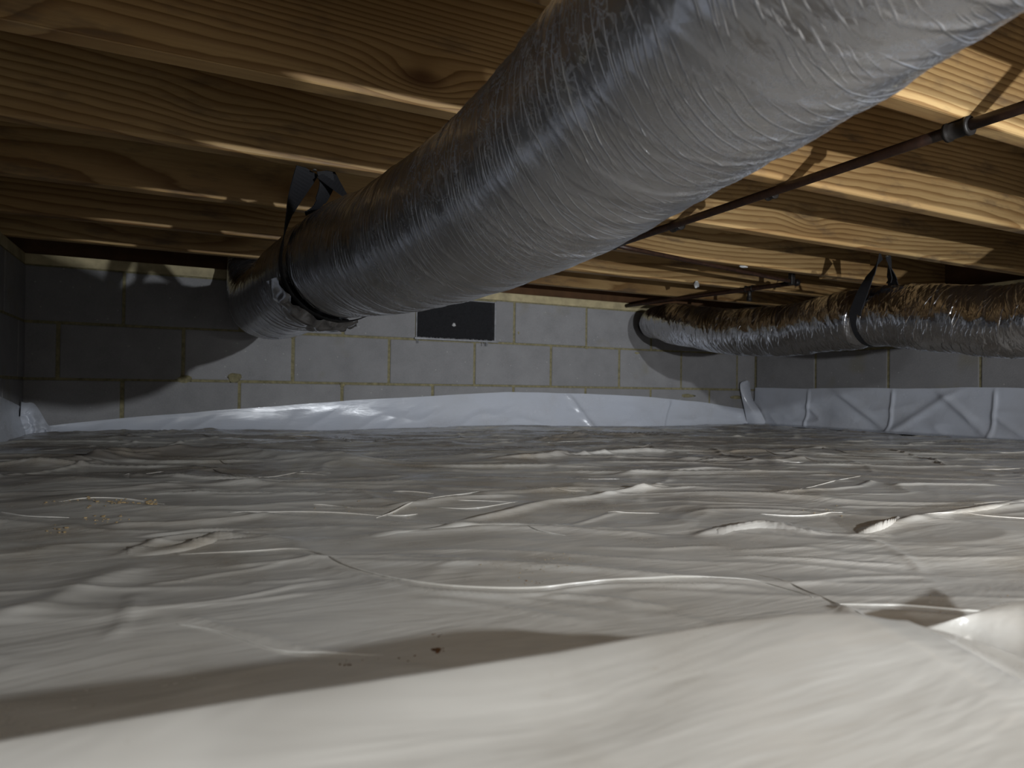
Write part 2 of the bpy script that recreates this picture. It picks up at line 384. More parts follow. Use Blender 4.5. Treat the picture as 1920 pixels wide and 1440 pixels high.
# sills and rims
def board(name, lo, hi, mat, label=None, cat=None, kind='structure', bev=.003):
    o = link(name, box_mesh(name, lo, hi, bev, 2), mat); tag(o, label, cat, kind=kind); return o
board('trim_1', (XL-.19, D+.004, .4292), (XR+.19, D+.144, .467), M_SILL)
board('trim_2', (XL-.19, D+.106, .4675), (XR+.19, D+.144, .702), M_DARKWOOD)
board('trim_3', (XL-.144, -.6, .4292), (XL-.004, D-.0, .467), M_SILL)
board('trim_4', (XL-.144, -.6, .4675), (XL-.106, D+.1, .702), M_DARKWOOD)
board('trim_5', (XR+.004, -.6, .4292), (XR+.144, D-.0, .467), M_SILL)
board('trim_6', (XR+.106, -.6, .4675), (XR+.144, D+.1, .702), M_DARKWOOD)
ce = empty('ceiling', (0, 0, 0)); tag(ce, kind='structure')
yy = -2.4
while yy < 3.0:
    link('subfloor_sheet', box_mesh('subfloor_sheet', (XL-.15, yy+.002, .703), (XR+.15, yy+1.217, .722)), M_SUB, ce); yy += 1.219

# ------------------------------------------------------------------ joists
def joist_mesh(x0, x1, bow):
    """one board 38 x 235 mm with eased, slightly waned edges; length along x, origin at its near bottom centre"""
    prof = []
    W, H, e = .019, .235, .006
    for (cx, cz, a0) in ((-W+e, e, 180), (W-e, e, 270), (W-.003, H-.003, 0), (-W+.003, H-.003, 90)):
        rr = e if cz < .1 else .003
        for k in range(4):
            a = radians(a0+30*k); prof.append((cx+rr*cos(a), cz+rr*sin(a)))
    prof = np.array(prof); n = 60; xs = np.linspace(x0, x1, n); m = len(prof); nz = VN(int(bow*1e4)+5)
    vs = []; fs = []
    for i, x in enumerate(xs):
        wob = .0012*nz(np.array([x*1.5]), np.array([.3]))[0]; wane = max(0, nz(np.array([x*2.2]), np.array([4.7]))[0]-.35)*.01
        for k, (y, z) in enumerate(prof):
            yy_, zz_ = y+wob, z+wob
            if k < 4: yy_ += wane*(1-k/4); zz_ += wane*(k/6)
            vs.append((x, yy_, zz_))
    for i in range(n-1):
        for k in range(m): fs.append((i*m+k, (i+1)*m+k, (i+1)*m+(k+1) % m, i*m+(k+1) % m))
    fs.append(tuple(range(m))); fs.append(tuple((n-1)*m+k for k in range(m))[::-1])
    me = pyd('floor_joist', vs, fs)
    return me
def joist(y, x0, x1, label, bow, group=None, z=HJ):
    me = joist_mesh(x0, x1, bow)
    o = link('floor_joist', me, M_WOOD); o.location = (0, y, z); tag(o, label, 'joist', group); return o
XA, XB = XL-.10, XR+.10
joist(.701, XA, XB, 'topmost pine floor joist, nearest to the viewer, beside the rusty pipe coupling', .11)
joist(1.080, XA, XB, 'knotty pine floor joist, second nearest, dark knot at its top left', .23)
joist(1.455, XA, XB, 'pine floor joist from whose underside both black duct straps hang', .37)
joist(1.845, XA, 2.50, 'pine floor joist directly behind the strapped joist, its end lapped on the right', .41)
joist(1.886, 2.30, XB, 'short pine joist end lapping behind another joist, above the right duct', .47)
joist(2.250, XA, XB, 'pine floor joist second from the block wall with the vent', .53)
joist(2.600, XA, XB, 'farthest pine floor joist, last before the block wall with the vent', .59)
for k, y in enumerate((.30, -.106, -.512)):
    if k == 0: joist(y, XA, XB, 'pine floor joist overhead, just above the top edge of the view', .6+k*.1)

# ------------------------------------------------------------------ floor sheets
vn1, vn2, vn3, vn4 = VN(1), VN(2), VN(3), VN(4)
def ridge(X, Y, Z, pts, h, w, back=None, flat=0.0):
    """raise Z along a polyline; w = half width on the viewer side, back = on the far side"""
    P = np.array(pts, float); back = back or w; R = max(w, back)*3.2
    bx0, by0 = P.min(0)-R; bx1, by1 = P.max(0)+R
    msk = (X > bx0) & (X < bx1) & (Y > by0) & (Y < by1)
    if not msk.any(): return
    x = X[msk]; y = Y[msk]; best = np.full(x.shape, 1e9); side = np.zeros(x.shape); tt = np.zeros(x.shape)
    seg = np.diff(P, axis=0); L = np.linalg.norm(seg, axis=1); cum = np.concatenate([[0], np.cumsum(L)]); tot = cum[-1]
    for k in range(len(seg)):
        dx, dy = seg[k]; l2 = L[k]**2+1e-12; t = np.clip(((x-P[k, 0])*dx+(y-P[k, 1])*dy)/l2, 0, 1)
        ex = x-(P[k, 0]+t*dx); ey = y-(P[k, 1]+t*dy); d = np.hypot(ex, ey); b = d < best
        best[b] = d[b]; side[b] = np.sign((dx*ey-dy*ex))[b]; tt[b] = ((cum[k]+t*L[k])/tot)[b]
    ww = np.where(side > 0, back, w); tp = np.clip(np.minimum(tt, 1-tt)*6+flat, 0, 1); tp = tp*tp*(3-2*tp)
    Z[msk] += h*tp*np.exp(-(best/ww)**1.6)
def px_line(pts, z=-.155): return spline([on_z(a, b, z)[:2] for a, b in pts], max(6, len(pts)*4))
def sheet_height(X, Y):
    A = .9*X-.437*Y; B = .437*X+.9*Y      # long soft folds run across the view, as the sheet was pulled tight
    Z = ZF+.006*vn1(A*1.5+3, B*1.9)+.0035*vn2(A*2.2+7, B*4.2+2)
    far = np.clip((Y-.5)/.9, 0, 1)
    q = A+.12*vn1(X*3, Y*3); p = B+.05*vn4(X*4+2, Y*4+5)
    rd = 1-2*np.abs(vn3(q*2.2, p*9)); Z += (.0020+.0034*far)*rd*np.abs(rd)
    rd = 1-2*np.abs(vn4(q*4.5+9, p*17+3)); Z += (.0010+.0018*far)*rd*np.abs(rd)
    rd = 1-2*np.abs(vn2(q*9-p*5, p*24+q*7)); Z += (.0002+.0009*far)*rd*np.abs(rd)
    r = random.Random(11)
    for i in range(150):
        y0 = .75+2.05*r.random()**.8; x0 = -.4+3.3*r.random(); L = r.uniform(.12, .65); a = r.gauss(-.12, .38)
        if i % 4 == 0: a += 1.0
        c = r.gauss(0, .25); n = 6
        pts = []; px, py, an = x0, y0, a
        for k in range(n): pts.append((px, py)); px += L/n*cos(an); py += L/n*sin(an); an += c/n*2+r.gauss(0, .12)
        w = r.uniform(.006, .016); ridge(X, Y, Z, pts, r.uniform(.0015, .0055), w*.8, w*r.uniform(.3, .8))
    for i in range(26):
        y0 = .35+.6*r.random(); x0 = -.1+.8*r.random(); L = r.uniform(.08, .25); a = r.gauss(-.2, .5); pts = []; px, py, an = x0, y0, a
        for k in range(5): pts.append((px, py)); px += L/5*cos(an); py += L/5*sin(an); an += r.gauss(0, .15)
        ridge(X, Y, Z, pts, r.uniform(.0008, .002), .005)
    # creases seen clearly
    ridge(X, Y, Z, px_line([(440, 1016), (560, 1018), (650, 1045), (760, 1070), (870, 1081), (1000, 1083), (1150, 1068), (1400, 1070), (1480, 1085), (1520, 1098)]), .0022, .006, .0045)
    ridge(X, Y, Z, px_line([(1570, 1112), (1700, 1113), (1800, 1120), (1960, 1130)]), .002, .006, .0045)
    ridge(X, Y, Z, px_line([(640, 976), (780, 972), (900, 966), (1050, 966), (1150, 972), (1290, 976)], -.15), .004, .012, .008)
    ridge(X, Y, Z, px_line([(1290, 976), (1360, 966), (1435, 957), (1500, 966), (1560, 972)], -.15), .004, .010, .007)
    ridge(X, Y, Z, px_line([(1590, 974), (1680, 954), (1780, 942), (1960, 924)], -.15), .004, .009, .007)
    ridge(X, Y, Z, px_line([(-60, 846), (130, 846), (240, 832), (420, 832), (640, 842), (760, 850)], -.14), .020, .060, .028)
    ridge(X, Y, Z, px_line([(-60, 905), (150, 905), (330, 896), (480, 890), (560, 880)], -.15), .004, .014, .010)
    ridge(X, Y, Z, px_line([(210, 1003), (330, 975), (440, 974), (560, 982)], -.15), .004, .012, .007)
    ridge(X, Y, Z, px_line([(-40, 1120), (80, 1085), (200, 1035), (300, 1020)], -.15), .004, .02, .02)
    ridge(X, Y, Z, px_line([(330, 1130), (480, 1170), (600, 1198), (720, 1205)], -.16), .002, .004, .004)
    ridge(X, Y, Z, px_line([(1020, 815), (1120, 810), (1240, 812)], -.15), .012, .012, .006)
    ridge(X, Y, Z, px_line([(880, 850), (1000, 848), (1200, 834), (1310, 842)], -.15), .012, .012, .006)
    ridge(X, Y, Z, px_line([(1560, 1100), (1640, 1135), (1700, 1160)], -.155), .004, .006, .006)
    return Z
gx = np.arange(XL+.006, XR-.004, .0052); gy = np.concatenate([np.arange(-.62, .1, .02), np.arange(.1, 1.0, .0032), np.arange(1.0, D-.006, .0055)])
GX, GY = np.meshgrid(gx, gy, indexing='ij')
GZ = sheet_height(GX, GY)
edge = np.minimum(np.minimum(GX-XL, XR-GX), D-GY)
GZ += -.012*np.exp(-(edge/.05)**2)
main = link('vapor_barrier_sheet', grid_mesh('vapor_barrier_sheet', np.stack([GX, GY, GZ], -1)), M_PLAS)
tag(main, 'wide white wrinkled plastic ground sheet covering the crawlspace floor', 'plastic sheet')
_NB = None
def sheet_z(x, y):
    i = int(np.clip(np.searchsorted(gx, x), 1, len(gx)-1)); j = int(np.clip(np.searchsorted(gy, y), 1, len(gy)-1)); return float(GZ[i, j])

def crease(pts, r, z=-.16, name='fold_crease'):
    C = np.array([on_z(a, b, z)[:2] for a, b in pts]); C = spline(C, max(12, len(pts)*10)); n = len(C)
    P = [(x, y, sheet_z(x, y)+r*.35) for x, y in C]; zz = np.array([p[2] for p in P]); zz = np.convolve(np.pad(zz, 3, 'edge'), np.ones(7)/7, 'valid')
    P = [(p[0], p[1], q) for p, q in zip(P, zz)]
    rr_ = [r*min(1, .15+min(k, n-1-k)/n*5) for k in range(n)]
    o = link(name, tube(name, P, rr_, 8), M_PLAS, main); return o
crease([(330, 1018), (440, 1016), (560, 1018), (650, 1045), (760, 1070), (870, 1081), (1000, 1083), (1080, 1075), (1150, 1069), (1280, 1067), (1400, 1070), (1480, 1085), (1525, 1100)], .0011)
crease([(1560, 1111), (1620, 1112), (1700, 1113), (1800, 1120), (1900, 1127), (1990, 1133)], .0011)
crease([(960, 972), (1000, 984), (1060, 993)], .0007)
crease([(330, 1148), (400, 1160), (520, 1195), (620, 1203), (720, 1203)], .0007)
crease([(1340, 1042), (1440, 1062), (1540, 1098), (1620, 1138), (1700, 1165)], .0006)
crease([(380, 870), (470, 888), (560, 878), (620, 880)], .0012); crease([(0, 948), (60, 956), (130, 958)], .0010)
def lip(low, up, z=-.158, name='folded_lip'):
    A = spline([on_z(a, b, z) for a, b in low], 60); n = 60
    B = spline([on_z(a, b, z+.012) for a, b in up], 60); P = np.zeros((n, 8, 3))
    for j in range(8):
        t = j/7; P[:, j] = A*(1-t)+B*t
    for i in range(n):
        for j in range(8): P[i, j, 2] = sheet_z(P[i, j, 0], P[i, j, 1])-.001+(0, .0055, .0075, .008, .0075, .006, .003, -.001)[j]*.6*sin(pi*min(1, max(0, i/(n-1))))**.6
    Q = P[:, ::-1].copy()
    return link(name, grid_mesh(name, P), M_PLAS, main)
lip([(680, 981), (780, 979), (900, 970), (1050, 968), (1150, 975), (1270, 978)], [(690, 976), (790, 966), (900, 957), (1040, 958), (1150, 966), (1262, 974)])
lip([(1340, 974), (1390, 969), (1440, 961), (1500, 968), (1570, 974)], [(1345, 971), (1390, 962), (1436, 957), (1500, 962), (1565, 971)])
lip([(1600, 972), (1660, 966), (1690, 954)], [(1604, 969), (1655, 959), (1684, 949)])
lip([(1690, 950), (1800, 944), (1880, 934), (1960, 922)], [(1694, 947), (1800, 938), (1878, 929), (1960, 914)])
lip([(230, 1003), (330, 1000), (420, 982), (470, 978)], [(236, 998), (330, 990), (415, 976), (466, 974)])
lip([(700, 822), (770, 819), (800, 816)], [(702, 818), (765, 814), (798, 813)])
lip([(1010, 822), (1130, 812), (1240, 816)], [(1015, 818), (1125, 808), (1235, 811)])
rl = random.Random(23)
for k in range(34):
    px, py = rl.uniform(30, 1900), 812+150*rl.random()**1.5; Lx = rl.uniform(40, 190)*(.5+(py-800)/150); a = rl.gauss(.0, .08)+(rl.random() < .2)*rl.choice([-.35, .3]); c = rl.gauss(0, .08)
    pts = [(px+Lx*t*cos(a), py+Lx*t*sin(a)*.6+Lx*c*4*t*(1-t)*.25) for t in (0, .33, .66, 1)]
    if min(p[1] for p in pts) < 812: continue
    crease(pts, rl.uniform(.0006, .0014))

# foreground sheet: overlaps the wide one, its rear edge lifted into a soft fold
def lapped(name, crest, zc, rows, label, drop=.03, seed=3, mat=M_PLAS, thick=True):
    """crest: world xy polyline of the raised rear edge; falls towards the viewer along -y"""
    C = spline(crest, 160); n = len(C); v = VN(seed); _c = np.array(crest, float)[:, :2]; _l = np.concatenate([[0], np.cumsum(np.linalg.norm(np.diff(_c, axis=0), axis=1))]); zcr = np.interp(np.linspace(0, _l[-1], n), _l, zc)
    P = np.zeros((n, rows+8, 3))
    for i in range(n):
        t = i/(n-1); endf = min(1, min(t, 1-t)*7+.25)
        for j in range(-8, rows):
            if j < 0:   # rolled under at the back
                k = -j/8; y = C[i, 1]+.010*sin(k*pi*.75); z = zcr[i]-.028*endf*k*k-.002*k
                P[i, 8+j] = (C[i, 0], y-.004*k, z)
            else:
                d = (j/(rows-1))**1.4*.62; x = C[i, 0]-.10*d; y = C[i, 1]-d
                s = d/.16
                z = zcr[i]-drop*(1-math.exp(-(d/.12)**1.5))
                P[i, 8+j] = (x, y, z)
    X, Y = P[..., 0], P[..., 1]
    m_ = np.clip((C[:, 1][:, None]-Y)/.04, 0, 1); P[..., 2] += m_*(.0032*v(X*7, Y*8)+.0010*v(X*22+5, Y*20)+.0008*(1-2*np.abs(v(X*16+Y*9, Y*22+3))))
    o = link(name, grid_mesh(name, P), mat); tag(o, label, 'plastic sheet'); return o
cp = [(-420, 1480), (0, 1390), (400, 1322), (740, 1270), (1040, 1224), (1300, 1178), (1480, 1152), (1600, 1149), (1700, 1163), (1810, 1197), (1960, 1250)]
zc = [-.118]*3+[-.116]*2+[-.113, -.110, -.110, -.116, -.138, -.155]
lapped('vapor_barrier_lap', [on_z(a, b, z)[:2] for (a, b), z in zip(cp, zc)], zc, 70, 'bright cream plastic sheet lapped over the floor sheet in the foreground')
cp2 = [(1690, 1196), (1760, 1170), (1840, 1145), (1920, 1122), (2060, 1085)]
zc2 = [-.156, -.150, -.146, -.143, -.14]
# short raised flap at the right edge
def flap():
    C = spline([on_z(a, b, z) for (a, b), z in zip(cp2, zc2)], 60); B = spline([on_z(a, b, -.165) for a, b in ((1700, 1198), (1780, 1206), (1860, 1222), (1980, 1250), (2120, 1290))], 60)
    P = np.zeros((60, 24, 3)); v = VN(9)
    for j in range(24):
        t = j/23; P[:, j] = C*(1-t)+B*t; P[:, j, 2] += .006*sin(pi*t)
    P[..., 2] += .002*v(P[..., 0]*20, P[..., 1]*20)
    m = bpy.data.meshes
    o = link('sheet_flap', grid_mesh('sheet_flap', P), M_PLAS); tag(o, 'small raised bright flap of white plastic at the right edge of the foreground', 'plastic sheet')
    return o
flap()

# wall skirts
def skirt(name, axis, top, base_z, label, seed, off=.004, lip=.07, folds=(), a_dir=1, amp=.006):
    """top: list of (s, z) along the wall; sheet hangs down and turns out on the floor"""
    T = np.array(top, float); ns = int((T[-1, 0]-T[0, 0])/.006); s = np.linspace(T[0, 0], T[-1, 0], ns); zt = np.interp(s, T[:, 0], T[:, 1])
    zt = zt+.0015*VN(seed+1)(s*9, s*0)
    nr = 44; P = np.zeros((ns, nr, 3)); v = VN(seed); v2 = VN(seed+7)
    for j in range(nr):
        t = j/(nr-1)
        tv = min(t/.75, 1); z = zt*(1-tv)+base_z*tv; d = off+.03*tv**3; 
        if t > .75: d = off+.03+lip*(t-.75)/.25; z = z-.004*(t-.75)/.25
        z = np.array(z)+0*s; d = d+0*s
        if t > .12:
            wgt = min(1, (t-.12)*3)
            d = d+amp*wgt*(.5+.5*v(s*5+z*4, z*7))+amp*.6*wgt*(1-2*np.abs(v2(s*9-z*14, z*10+s*2)))
        for (fs_, fw, fh, sl) in folds: d = d+fh*np.exp(-((s-fs_-sl*(z-.0))/fw)**2)*min(1, t*8)
        d = np.maximum(d, .002)
        if axis == 'x': P[:, j] = np.stack([s, D-d, z], -1)
        elif axis == 'r': P[:, j] = np.stack([XR-d, s, z], -1)
        else: P[:, j] = np.stack([XL+d, s, z], -1)
    if axis == 'r': P = P[::-1]
    o = link(name, grid_mesh(name, P), M_PLAS2); tag(o, label, 'plastic sheet'); return o
tp = [(on_y(a, b, D)[0], on_y(a, b, D)[2]) for a, b in ((88, 798), (230, 784), (440, 767), (640, 752), (800, 743), (950, 735), (1100, 738), (1200, 743), (1260, 748), (1330, 756), (1394, 767))]
tp.append((XR-.012, tp[-1][1]-.004))
skirt('wall_skirt_sheet', 'x', tp, -.185, 'long low strip of bluish plastic turned up along the vent wall', 21, folds=[(on_y(1260, 770, D)[0], .012, .012, .5), (on_y(1060, 770, D)[0], .02, .010, -.8)])
ty = [(on_x(a, b, XR)[1], on_x(a, b, XR)[2]) for a, b in ((1990, 727), (1920, 728), (1867, 727), (1800, 726), (1742, 729), (1675, 728), (1600, 727), (1517, 729), (1450, 727), (1408, 727))]
ty = [(-.5, ty[0][1])]+ty
ty[-1] = (D-.014, ty[-1][1])
fy = [on_x(a, 760, XR)[1] for a in (1517, 1675, 1867)]
skirt('wall_skirt_sheet', 'r', ty, -.165, 'tall bluish plastic strip hanging on the right wall, block joints showing through', 31, amp=.009,
      folds=[(fy[0], .007, .009, 0), (fy[1], .007, .009, 0), (fy[2], .007, .009, 0), (fy[0]-.2, .03, .010, 1.6), (fy[1]-.25, .03, .009, -1.4), (fy[2]+.2, .025, .008, 1.2)])
# torn corner ear standing up between the two strips
P = np.zeros((14, 30, 3)); eb = [on_y(a, b, D-.02) for a, b in ((1402, 800), (1396, 768), (1391, 745), (1388, 720), (1400, 713))]; ea = [on_x(a, b, XR-.03) for a, b in ((1440, 800), (1425, 770), (1412, 750), (1408, 735), (1406, 716))]
A_, B_ = spline(eb, 30), spline(ea, 30)
for i in range(14):
    t = i/13; P[i] = A_*(1-t)+B_*t; P[i, :, 0] -= .012*sin(pi*t)
    P[i, :, 1] -= .012*sin(pi*t)
o = link('corner_flap', grid_mesh('corner_flap', P), M_PLAS2); tag(o, 'narrow pointed plastic flap standing in the corner of vent wall and right wall', 'plastic sheet')
# left wall strip and crumpled corner bunch
tl = [(-.5, .02), (1.5, 0.0), (2.2, .005), (D-.014, on_y(30, 765, D)[2])]
skirt('wall_skirt_sheet', 'l', tl, -.19, 'plastic strip turned up the left wall at the far left edge', 41)
def crumple():
    n, m = 90, 70; v = VN(51); v2 = VN(52); P = np.zeros((n, m, 3))
    topz = spline([(a, on_y(p, q, D-.05)[2]) for a, (p, q) in enumerate(((-30, 764), (0, 762), (14, 768), (27, 770), (38, 752), (52, 755), (66, 757), (76, 780), (90, 800), (104, 805)))], n)[:, 1]
    xs = np.linspace(on_y(-30, 780, D-.04)[0], on_y(108, 800, D-.04)[0], n)
    for j in range(m):
        t = j/(m-1); z = topz*(1-t)+(-.20)*t
        y = D-.03-.03*t-.05*np.clip((XL+.06-xs)/.08, 0, 1)
        rr = (1-2*np.abs(v(xs*26+z*9, z*16)))*.018*min(1, t*3)+.010*(1-2*np.abs(v2(xs*40-z*30, z*30+xs*9)))*min(1, t*3)
        P[:, j] = np.stack([np.maximum(xs, XL+.006), y-np.abs(rr), z+.004*v(xs*30, z*20)], -1)
    o = link('bunched_sheet_corner', grid_mesh('bunched_sheet_corner', P), M_PLAS2); tag(o, 'crumpled bunch of plastic gathered in the left corner of the vent wall', 'plastic sheet')
crumple()

# ------------------------------------------------------------------ ducts
def duct(pts, rads, ny, seed, mat, fold_amp=.003, sags=(), name='duct_jacket', nv=200, u0=0.0):
    C = spline(pts, ny); T = np.gradient(C, axis=0); T /= np.linalg.norm(T, axis=1)[:, None]
    L = np.concatenate([[0], np.cumsum(np.linalg.norm(np.diff(C, axis=0), axis=1))])
    rad = np.interp(np.linspace(0, 1, ny), np.linspace(0, 1, len(rads)), rads)
    A = np.zeros_like(C); a = np.cross(T[0], [0, 0, 1.]); a /= np.linalg.norm(a)
    for k in range(ny): a = a-T[k]*(a@T[k]); a /= np.linalg.norm(a); A[k] = a
    B = np.cross(A, T)
    th = np.linspace(0, 2*pi, nv+1)
    U, V = np.meshgrid(L, th, indexing='ij'); v1, v2, v3 = VN(seed), VN(seed+1), VN(seed+2)
    cx, cs = np.cos(V)*1.0, np.sin(V)*1.0
    # seamless around by sampling on blended coordinates
    def ns(v, fu, fa, sk=0.0):
        a_ = v(U*fu+sk*V, V*fa/(2*pi)*1.0+11); b_ = v(U*fu+sk*(V-2*pi), (V-2*pi)*fa/(2*pi)+11); wgt = np.clip((V/(2*pi)-.85)/.15, 0, 1); return a_*(1-wgt)+b_*wgt
    cr1 = np.maximum(0, 1-np.abs(ns(v1, 34, 3, 1.1))*5.0); cr2 = np.maximum(0, 1-np.abs(ns(v2, 62, 5, 2.2))*4.0)
    d = fold_amp*.40*cr1+fold_amp*.25*cr2+fold_amp*.9*ns(v3, 6, 3)+fold_amp*.35*ns(v2, 30, 7, .9)
    for (uu, w, dep) in sags: d = d-dep*np.exp(-((U-uu)/w)**2)
    R = rad[:, None]+d
    P = C[:, None, :]+R[..., None]*(np.cos(V)[..., None]*A[:, None, :]+np.sin(V)[..., None]*B[:, None, :])
    me = grid_mesh(name, P); set_uv(me, np.stack([u0-U, V*.115], -1)); 
    me.materials.append(mat)
    return me, C, L
# large duct: runs from beside the viewer to the vent wall, sagging between hangers
d1 = [(.385, -.30, .345), (.395, .0, .345), (.401, .2, .345), (.402, .4, .314), (.400, .6, .287), (.388, .8, .266), (.370, 1.0, .257), (.346, 1.2, .260), (.319, 1.4, .270), (.300, 1.52, .275),
      (.280, 1.7, .270), (.266, 1.9, .268), (.256, 2.12, .272), (.252, 2.35, .283), (.250, 2.54, .305), (.250, 2.68, .362), (.250, 2.745, .45), (.250, 2.755, .54), (.250, 2.755, .64)]
me, C1, L1 = duct(d1, [.120]*16+[.116, .112, .110], 1500, 61, M_FOIL, .0030, sags=[(1.84, .03, .008)], u0=2.6, nv=230)
root = empty('flexible_duct', (.35, 1.0, .14)); tag(root, 'large foil-wrapped flexible duct running overhead from top right to the vent wall', 'duct')
def par(o, root): o.parent = root; o.matrix_parent_inverse = Matrix.Translation(root.location).inverted(); return o
par(link('duct_jacket', me), root)
# loose torn edge of jacket just behind the strap
P = np.zeros((40, 16, 3)); v = VN(71)
for i in range(40):
    a = radians(195+100*i/39)
    for j in range(16):
        y = 1.50+.16*j/15*(.6+.4*sin(pi*i/39)); r = .121+.016*sin(pi*j/15)+.006*v(np.array([i*.35]), np.array([j*.5]))[0]
        P[i, j] = (.293+r*cos(a), y, .268+r*sin(a))
par(link('loose_jacket_fold', grid_mesh('loose_jacket_fold', P), M_FOIL), root)
# right hand duct
d2 = [(2.10, .55, .30), (2.095, .8, .245), (2.09, 1.06, .213), (2.09, 1.23, .232), (2.09, 1.38, .258), (2.09, 1.508, .268), (2.09, 1.65, .258), (2.09, 1.80, .250), (2.09, 2.08, .258), (2.09, 2.30, .285), (2.09, 2.47, .315), (2.105, 2.60, .338), (2.125, 2.70, .352), (2.15, 2.775, .356)]
me, C2, L2 = duct(d2, [.106, .106, .106, .106, .106, .103, .103, .100, .098, .097, .096, .095, .092, .078], 700, 81, M_FOIL2, .0052, sags=[(.995, .022, .012), (.94, .07, .004)], nv=170, u0=2.2)
root2 = empty('flexible_duct', (2.09, 1.6, .15)); tag(root2, 'smaller shiny foil duct hanging at the right, beyond the iron pipe', 'duct')
par(link('duct_jacket', me), root2)
par(link('end_collar', tube('end_collar', [(2.14, 2.755, .352), (2.165, 2.80, .352), (2.19, 2.875, .352)], [.058, .055, .055], 32), M_FOIL2), root2)

# ------------------------------------------------------------------ straps
def strap(nail, c, r, ydir, label, legs, loose=None):
    root = empty('hanging_strap', nail); tag(root, label, 'strap', 'black webbing straps holding the ducts')
    c = np.array(c, float); nail = np.array(nail, float)
    pts = []; wd = []
    ang = [170, 190, 210, 230, 250, 270, 290, 310, 330, 350, 370]
    ring = [c+r*np.array([cos(radians(a)), 0, sin(radians(a))]) for a in ang]
    for k, p in enumerate(ring): p[1] = c[1]
    P1 = spline([nail+np.array(legs[0]), (nail+np.array(legs[0]))*.5+ring[0]*.5+np.array([-.008, 0, 0])]+ring+[(nail+np.array(legs[1]))*.45+ring[-1]*.55+np.array([.01, 0, 0]), nail+np.array(legs[1])], 120)
    w = []
    for k in range(120):
        t = k/119; f = min(1, min(t, 1-t)*5)
        wd_ = np.array([.75*(1-f), 1.0*f+.25, 0]); w.append(wd_)
    par(link('webbing_loop', ribbon('webbing_loop', P1, w, [.052 if (k < 14 or k > 106) else .044 for k in range(120)]), M_STRAP), root)
    if loose:
        P2 = spline(loose[0], 40); w2 = [np.array([1-.6*k/39, .6*k/39+.1, .15]) for k in range(40)]
        par(link('webbing_tail', ribbon('webbing_tail', P2, w2, loose[1]), M_STRAP), root)
    bm = bmesh.new(); bmesh.ops.create_cone(bm, cap_ends=True, segments=12, radius1=.005, radius2=.004, depth=.003)
    me = bpy.data.meshes.new('nail_head'); bm.to_mesh(me); bm.free()
    nl = link('nail_head', me, M_NAIL); nl.location = nail+np.array([0, 0, -.004]); par(nl, root)
    return root
strap((.240, 1.462, .4655), (.303, 1.50, .272), .1245, 1, 'black webbing strap hanging the large duct from a joist', [(-.012, .012, 0), (.022, .012, 0)],
      ([(.262, 1.470, .4655), (.268, 1.475, .44), (.262, 1.485, .415), (.250, 1.495, .392), (.228, 1.50, .376)], [.034]*24+[.028, .024]*8))
strap((2.085, 1.462, .4655), (2.09, 1.505, .266), .0985, 1, 'black webbing strap hanging the smaller shiny duct at the right from a joist', [(-.012, .012, 0), (.024, .012, 0)],
      ([(2.10, 1.468, .4655), (2.115, 1.47, .43), (2.125, 1.475, .40), (2.12, 1.48, .378)], .03))

# ------------------------------------------------------------------ gas pipe
def fit(name, p, d, r, l, root, mat=M_FIT, rim=True):
    p = np.array(p, float); d = np.array(d, float)/np.linalg.norm(d)
    ks = [-.5, -.5, -.36, -.34, .34, .36, .5, .5]; rs = [.72, 1, 1, .86, .86, 1, 1, .72]
    o = link(name, tube(name, [p+d*l*k for k in (-.5, -.499, -.36, -.34, .34, .36, .499, .5)], [r*x for x in rs], 18), mat); return par(o, root)
ZP = HJ-.0125; root3 = empty('gas_pipe', (1.18, 1.2, ZP)); tag(root3, 'thin rusty iron pipe zigzagging under the joists on the right', 'pipe')
pA, pB, pC, pD_ = (1.178, -.5, ZP), (1.188, 1.735, ZP), (2.225, 1.95, ZP-.001), (2.06, 2.885, ZP-.004)
R_P = .0098
for a, b in ((pA, (1.174, .70, ZP)), ((1.174, .70, ZP), pB), (pB, pC), (pC, pD_)):
    par(link('pipe_length', tube('pipe_length', np.linspace(a, b, 12), R_P if b is not pC else .0075, 16), M_PIPE), root3)
fit('coupling', (1.174, .695, ZP-.001), (0, 1, 0), .0165, .040, root3)
fit('coupling', (1.197, 1.45, ZP), (0, 1, 0), .0145, .036, root3)
fit('coupling', (1.195, 1.12, ZP), (0, 1, 0), .0120, .022, root3)
fit('coupling', (2.19, 2.17, ZP), (-.165, .935, 0), .0145, .036, root3)
for p in (pB, pC):
    bm = bmesh.new(); bmesh.ops.create_uvsphere(bm, u_segments=16, v_segments=10, radius=.0145); me = bpy.data.meshes.new('elbow'); bm.to_mesh(me); bm.free(); me.shade_smooth()
    e = link('elbow', me, M_FIT); e.location = p; par(e, root3)
par(link('drip_leg', tube('drip_leg', [(2.19, 2.17, ZP), (2.19, 2.17, ZP-.045)], .009, 14), M_FIT), root3)
fit('drip_cap', (2.19, 2.17, ZP-.046), (0, 0, 1), .012, .014, root3)
par(link('pipe_hook', box_mesh('pipe_hook', (2.17, 1.925, HJ-.028), (2.19, 1.945, HJ+.02), .002), M_FIT), root3)

